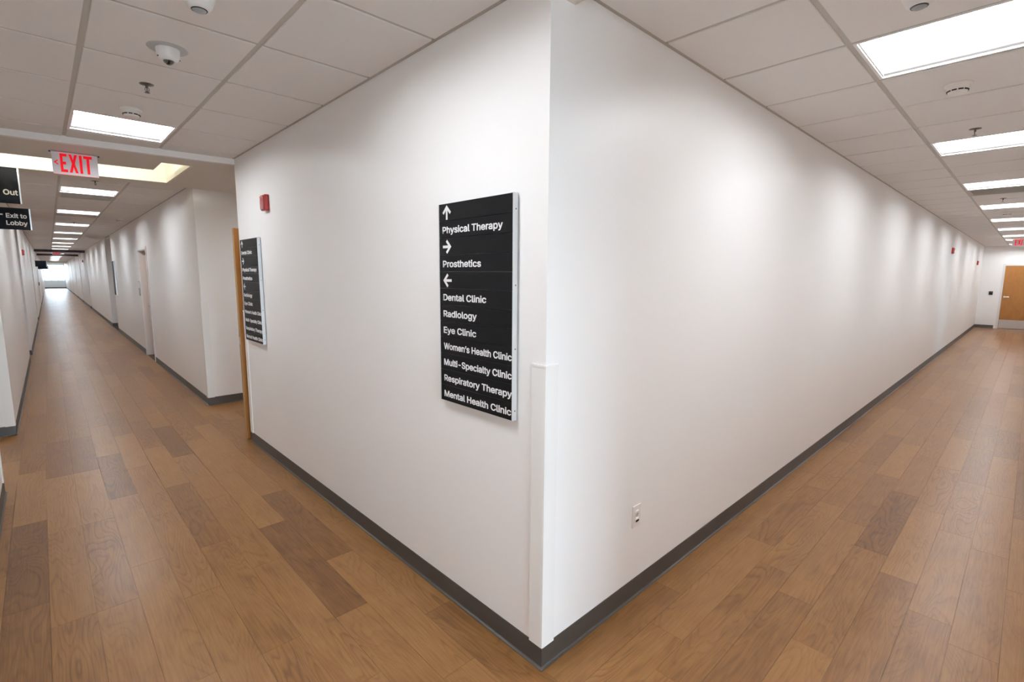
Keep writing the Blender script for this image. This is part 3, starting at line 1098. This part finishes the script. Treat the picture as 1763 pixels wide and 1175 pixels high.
# ------------------------------------------------------------------ fire alarm strobes
def strobe(loc, rz, label, wing=False, w=0.112, h=0.125, d=0.032):
    r = thing('fire_strobe', label, 'fire alarm', loc, rz, 'red fire alarm strobes', wing)
    obj('body', bbox(-w / 2, w / 2, -d, 0, -h / 2, h / 2, 0.006, 2), M_RED, r)
    obj('lens', bbox(-w * .40, w * .28, -d - 0.010, -d + 0.001, -h * .42, h * .42, 0.004, 2), M_REDLENS, r)
    b = lathe([(0.0, 0.0), (0.013, 0.0), (0.016, 0.004), (0.016, 0.006)], 18)
    bmesh.ops.rotate(b, verts=b.verts[:], cent=(0, 0, 0), matrix=Matrix.Rotation(math.radians(-90), 3, 'X'))
    obj('flash_tube', b, M_RED, r, True, loc=(-0.006, -d - 0.014, h * 0.2))
    return r


strobe((0, 3.105, 2.228), -math.pi / 2, 'red fire alarm strobe high on the wall above the smaller directory sign')
strobe((12.68, 0, 2.228), 0, 'red fire alarm strobe halfway along the right wall')
strobe((19.4, 0, 2.115), 0, 'red fire alarm strobe near the end of the right wall')
strobe((-1.73, 14.0, 2.09), math.pi / 2, 'red fire alarm strobe on the left wall of the far corridor', True)
strobe((0, 32.0, 2.25), -math.pi / 2, 'tiny red fire alarm strobe far along the right of the long corridor', True)

# ------------------------------------------------------------------ ceiling devices
def sprinkler(loc, label, wing=False):
    r = thing('fire_sprinkler', label, 'sprinkler', loc, 0, 'ceiling sprinklers', wing)
    obj('escutcheon', lathe([(0.0, -0.004), (0.018, -0.004), (0.034, -0.002), (0.036, 0.002), (0.0, 0.002)], 24), M_CHROME, r, True)
    b = bmesh.new()
    cyl(b, (0, 0, -0.003), (0, 0, -0.020), 0.0065, 10)
    cyl(b, (0, 0, -0.020), (0, 0, -0.044), 0.0022, 8)
    obj('stem', b, M_CHROME, r)
    for s in (-1, 1):
        b = bmesh.new()
        cyl(b, (s * 0.006, 0, -0.018), (s * 0.010, 0, -0.030), 0.0016, 6)
        cyl(b, (s * 0.010, 0, -0.030), (s * 0.002, 0, -0.043), 0.0016, 6)
        obj('frame_arm', b, M_CHROME, r)
    obj('deflector', lathe([(0.0, -0.046), (0.013, -0.046), (0.013, -0.0445), (0.0, -0.0445)], 16), M_CHROME, r)
    return r


def detector(loc, rz, label, wing=False):
    r = thing('smoke_detector', label, 'smoke detector', loc, rz, 'ceiling smoke detectors', wing)
    obj('base', lathe([(0.0, -0.012), (0.055, -0.012), (0.060, -0.008), (0.062, 0.0), (0.0, 0.0)], 32), M_IVORY, r, True)
    hd = obj('head', lathe([(0.0, -0.050), (0.036, -0.050), (0.041, -0.046), (0.052, -0.012), (0.0, -0.012)], 32), M_IVORY, r, False)
    smooth_by_angle(hd, 35)
    for i in range(10):
        a = 2 * math.pi * i / 10 - math.pi / 2
        w = 0.011
        bm = bbox(-w, w, -0.003, 0.003, -0.0035, 0.0035, 0.001, 1)
        o = obj('vent', bm, M_BLACK, hd, loc=(0.0445 * math.cos(a), 0.0445 * math.sin(a), -0.036), rz=a + math.pi / 2)
    return r


TZ = HC - DROP
sprinkler((-0.869, 2.268, TZ), 'dark sprinkler head between the dome camera and the smoke detector')
sprinkler((3.52, -0.878, TZ), 'dark sprinkler head just before the second light of the right corridor')
sprinkler((7.97, -0.878, TZ), 'dark sprinkler head after the grille of the right corridor')
sprinkler((-0.86, 6.30, TZ), 'dark sprinkler head right behind the soffit with the EXIT sign', True)
sprinkler((-0.86, 12.75, TZ), 'dark sprinkler head farther along the far corridor ceiling', True)
detector((-0.875, 2.86, TZ), 0.4, 'white smoke detector beside the light before the EXIT sign')
detector((2.345, -0.882, TZ), 0.7, 'white smoke detector after the first light of the right corridor')
detector((9.95, -0.86, TZ), 0.2, 'small white smoke detector after the fourth light of the right corridor')
detector((-0.24, 11.2, TZ), 0.1, 'small white smoke detector near the right wall of the far corridor', True)

# dome camera with a grey trim ring
r = thing('dome_camera', 'white dome camera with a wide grey trim ring on the left ceiling', 'camera', (-0.866, 1.655, TZ), 0)
obj('trim_ring', lathe([(0.0, -0.004), (0.078, -0.004), (0.083, -0.001), (0.083, 0.001), (0.0, 0.001)], 40), M_TRIMR, r, True)
hd = obj('housing', lathe([(0.0, -0.052), (0.026, -0.056), (0.036, -0.052), (0.046, -0.036), (0.049, -0.004), (0.0, -0.004)], 40), M_WHITE, r)
smooth_by_angle(hd, 50)
b = lathe([(0.0, -0.024), (0.012, -0.022), (0.021, -0.013), (0.025, 0.0), (0.0, 0.0)], 24)
bmesh.ops.rotate(b, verts=b.verts[:], cent=(0, 0, 0), matrix=Matrix.Rotation(math.radians(-14), 3, 'X'))
obj('smoked_lens', b, M_LENS, r, True, loc=(0.0, 0.0, -0.048))
for s in (-1, 1):
    b = bmesh.new()
    cyl(b, (0.0415 * s, -0.012, -0.044), (0.046 * s, -0.013, -0.046), 0.0028, 8)
    obj('screw', b, M_CHROME, r)


def occupancy(loc, label, tilt):
    r = thing('occupancy_sensor', label, 'sensor', loc, tilt, 'round ceiling sensors')
    hd = obj('housing', lathe([(0.0, -0.052), (0.032, -0.052), (0.042, -0.044), (0.056, -0.012), (0.058, 0.0), (0.0, 0.0)], 40), M_WHITE, r)
    smooth_by_angle(hd, 50)
    obj('lens_ring', lathe([(0.0, -0.054), (0.027, -0.054), (0.029, -0.051), (0.0, -0.051)], 32), M_BLACK, r, True)
    obj('lens', lathe([(0.0, -0.062), (0.012, -0.061), (0.020, -0.058), (0.025, -0.053), (0.0, -0.053)], 28), M_GREYP, r, True)
    return r


occupancy((-0.866, 1.030, TZ), 'white round sensor at the top edge of the left ceiling', 0)
occupancy((1.065, -0.880, TZ), 'white round sensor at the top edge of the right ceiling', 0)

# ------------------------------------------------------------------ EXIT signs
def exit_sign(loc, rz, label, wing=False, chevron=True, stem=0.0):
    """faces -Y; origin at the ceiling above the centre of the panel"""
    r = thing('exit_sign', label, 'exit sign', loc, rz, 'EXIT signs', wing)
    obj('canopy', bbox(-0.155, 0.155, -0.03, 0.03, -0.008, 0.0, 0.003, 1), M_GREYP, r)
    for s in (-1, 1):
        obj('canopy_clip', bbox(s * 0.155 - 0.007, s * 0.155 + 0.007, -0.008, 0.008, -0.013, -0.002, 0.003, 1), M_BLACK, r)
    if stem:
        b = bmesh.new()
        cyl(b, (0, 0, -0.006), (0, 0, -stem - 0.004), 0.012, 10)
        obj('stem', b, M_ALU, r)
    z1 = -stem - 0.006
    z0 = z1 - 0.176
    pn = obj('panel', bbox(-0.147, 0.147, -0.004, 0.004, z0, z1, 0.0015, 1), M_ACRYL, r)
    obj('glow_edge', bbox(-0.140, 0.146, -0.0046, 0.0046, z0 - 0.003, z0 + 0.0015), M_REDEDGE, pn)
    obj('lamp_strip', bbox(-0.115, 0.125, -0.007, 0.007, z1 - 0.004, z1 + 0.004), M_REDEDGE, pn)
    # block letters E X I T, 150 mm high
    Hh = 0.148
    zb = z0 + 0.017

    def bar(pts):
        bm = prism(pts, -0.0062, -0.004, 'xzy')
        return bm
    e = [(0, 0), (.044, 0), (.044, .022), (.017, .022), (.017, .062), (.036, .062), (.036, .084), (.017, .084), (.017, Hh - .022), (.044, Hh - .022), (.044, Hh), (0, Hh)]
    x = [(0, 0), (.018, 0), (.0285, .046), (.039, 0), (.057, 0), (.038, .075), (.056, Hh), (.038, Hh), (.0285, .104), (.019, Hh), (.001, Hh), (.019, .075)]
    i_ = [(0, 0), (.018, 0), (.018, Hh), (0, Hh)]
    t_ = [(.019, 0), (.037, 0), (.037, Hh - .022), (.056, Hh - .022), (.056, Hh), (0, Hh), (0, Hh - .022), (.019, Hh - .022)]
    for poly, ox in ((e, -0.096), (x, -0.042), (i_, 0.026), (t_, 0.054)):
        obj('letter', bar([(a + ox, c + zb) for a, c in poly]), M_REDLET, pn)
    if chevron:
        ch = [(-0.136, zb + .075), (-0.112, zb + .096), (-0.108, zb + .089), (-0.124, zb + .075), (-0.108, zb + .061), (-0.112, zb + .054)]
        obj('chevron', bar(ch), M_REDLET, pn)
    return r


exit_sign((-1.094, 4.42, SZ), -0.04, 'red and white EXIT sign with a left chevron under the soffit')
exit_sign((17.35, -0.905, HC), -math.pi / 2, 'small red EXIT sign near the wooden door at far right', stem=0.03, chevron=False)
exit_sign((-0.98, 30.6, HC), 0, 'tiny red EXIT sign behind the dark header far down the corridor', True, chevron=False, stem=0.03)

# ------------------------------------------------------------------ hanging wayfinding signs
def hang_sign(loc, w, h, label, texts, arrow=None, wing=False, cap=0.062):
    """faces -Y, origin at its upper left corner"""
    r = thing('hanging_sign', label, 'sign', loc, 0, 'black hanging signs', wing)
    obj('panel', bbox(0, w - 0.012, -0.012, 0.012, -h, 0, 0.001, 1), M_NAVY, r)
    obj('edge_rail', bbox(w - 0.012, w, -0.016, 0.016, -h, 0, 0.001, 1), M_ALU, r)
    for s, dx, dz, c in texts:
        b, tw = text_bm(s, c, None, 0.026, 0.96)
        obj('lettering', b, M_LETTER, r, loc=(w - 0.012 - dx - tw, -0.0122, dz))
    if arrow:
        obj('arrow', arrow_bm('left', 0.07), M_LETTER, r, loc=(arrow[0], -0.0122, arrow[1]))
    return r


s1 = hang_sign((-1.73, 5.64, 2.655), 0.272, 0.337, 'black hanging sign reading Out at the left frame edge', [('Out', 0.012, -0.255, 0.066)])
hang_sign((-1.73, 5.90, 2.300), 0.322, 0.214, 'black sign reading Exit to Lobby at the left frame edge',
          [('Exit to', 0.020, -0.098, 0.058), ('Lobby', 0.020, -0.170, 0.058)], (0.050, -0.07))
for i, y in enumerate((26.5, 33.0, 41.0)):
    hang_sign((-1.70, y, (2.14, 2.08, 2.12)[i]), (0.34, 0.36, 0.40)[i], 0.24, ['nearest', 'middle', 'farthest'][i] + ' of three tiny black signs far down the long corridor', [], None, True)

# ------------------------------------------------------------------ doors
# open wooden door leaf lying flat against the end of the near wall
r = thing('door_1', 'wooden door standing open behind the wall end, seen edge-on', 'door', (-0.022, 4.030, 0.008), 0, kind='structure')
obj('leaf', bbox(0.003, 0.93, 0.0, 0.045, 0.0, 2.078), M_DOOR, r)
ed = obj('edge_band', bbox(0.0, 0.003, 0.0, 0.045, 0.0, 2.078), M_DOOREDGE, r)
obj('latch_plate', bbox(-0.0015, 0.0, 0.012, 0.034, 0.955, 1.03), M_STEEL, ed)
b = bmesh.new()
cyl(b, (0.07, 0.045, 0.99), (0.07, 0.10, 0.99), 0.011)
cyl(b, (0.07, 0.095, 0.99), (0.18, 0.095, 0.99), 0.009)
obj('lever_handle', b, M_STEEL, r)
for z in (0.25, 1.04, 1.85):
    b = bmesh.new()
    cyl(b, (0.935, 0.0, z - 0.05), (0.935, 0.0, z + 0.05), 0.007)
    obj('hinge', b, M_STEEL, r)

# wooden door in the far end wall on the right (faces -X)
r = thing('door_2', 'light brown wooden door with steel kick plate at the end of the right corridor', 'door', (21.55, -0.565, 0), -math.pi / 2, kind='structure')
bm = bmesh.new()
bx(bm, -0.055, 0.0, -0.02, 0.0, 0.0, 2.12)
bx(bm, 0.93, 0.985, -0.02, 0.0, 0.0, 2.12)
bx(bm, 0.0, 0.93, -0.02, 0.0, 2.065, 2.12)
obj('frame', bm, M_FRAME, r)
lf = obj('leaf', bbox(0.004, 0.926, -0.012, -0.001, 0.01, 2.061), M_DOOR, r)
obj('kick_plate', bbox(0.012, 0.918, -0.0135, -0.012, 0.02, 0.30), M_STEEL, lf)
b = lathe([(0.0, 0.0), (0.026, 0.0), (0.026, 0.008), (0.0, 0.008)], 20)
bmesh.ops.rotate(b, verts=b.verts[:], cent=(0, 0, 0), matrix=Matrix.Rotation(math.radians(90), 3, 'X'))
obj('rose', b, M_STEEL, lf, loc=(0.065, -0.012, 1.05))
b = bmesh.new()
cyl(b, (0.065, -0.012, 1.05), (0.065, -0.065, 1.05), 0.010)
cyl(b, (0.058, -0.06, 1.05), (0.175, -0.06, 1.05), 0.010)
obj('lever_handle', b, M_STEEL, lf)
r = thing('card_reader', 'small black card reader on the far end wall left of the wooden door', 'card reader', (21.55, -0.30, 1.165), -math.pi / 2)
obj('housing', bbox(-0.048, 0.048, -0.022, 0, -0.058, 0.058, 0.006, 2), M_BLACK, r)
obj('indicator', bbox(-0.012, 0.012, -0.0235, -0.0215, 0.03, 0.036), M_GREYP, r)

# recessed doorway in the far corridor (faces -X)
r = thing('door_3', 'white framed recessed doorway in the right wall of the far corridor', 'door', (0, 11.08, 0), -math.pi / 2, wing=True, kind='structure')
bm = bmesh.new()
bx(bm, -0.045, 0.0, -0.012, 0.0, 0.0, 2.145)
bx(bm, 1.08, 1.125, -0.012, 0.0, 0.0, 2.145)
bx(bm, 0.0, 1.08, -0.012, 0.0, 2.10, 2.145)
bx(bm, 0.0, 0.014, 0.0, 0.165, 0.0, 2.10)
bx(bm, 1.066, 1.08, 0.0, 0.165, 0.0, 2.10)
bx(bm, 0.014, 1.066, 0.0, 0.165, 2.086, 2.10)
obj('frame', bm, M_FRAME, r)
lf = obj('leaf', bbox(0.016, 1.064, 0.125, 0.165, 0.008, 2.084), M_DOOR, r)
b = bmesh.new()
cyl(b, (0.12, 0.125, 1.0), (0.12, 0.07, 1.0), 0.010)
cyl(b, (0.12, 0.075, 1.0), (0.23, 0.075, 1.0), 0.009)
obj('lever_handle', b, M_STEEL, lf)
r = thing('room_sign', 'small grey room sign beyond the recessed doorway in the far corridor', 'sign', (0, 11.42, 1.20), -math.pi / 2, wing=True)
obj('plate', bbox(0, 0.20, -0.010, 0, 0, 0.29, 0.002, 1), M_GREYP, r)
obj('insert', bbox(0.015, 0.185, -0.0115, -0.010, 0.16, 0.275), M_LETTER, r)
r = thing('wall_reader', 'tiny dark reader far along the left wall of the long corridor', 'card reader', (-1.73, 33.0 - 0.6, 1.12), math.pi / 2, wing=True)
obj('housing', bbox(-0.05, 0.05, -0.03, 0, -0.08, 0.08, 0.006, 2), M_BLACK, r)
obj('indicator', bbox(-0.012, 0.012, -0.0315, -0.029, 0.04, 0.046), M_GREYP, r)
print('planks', n_planks, 'objects', len(bpy.data.objects))
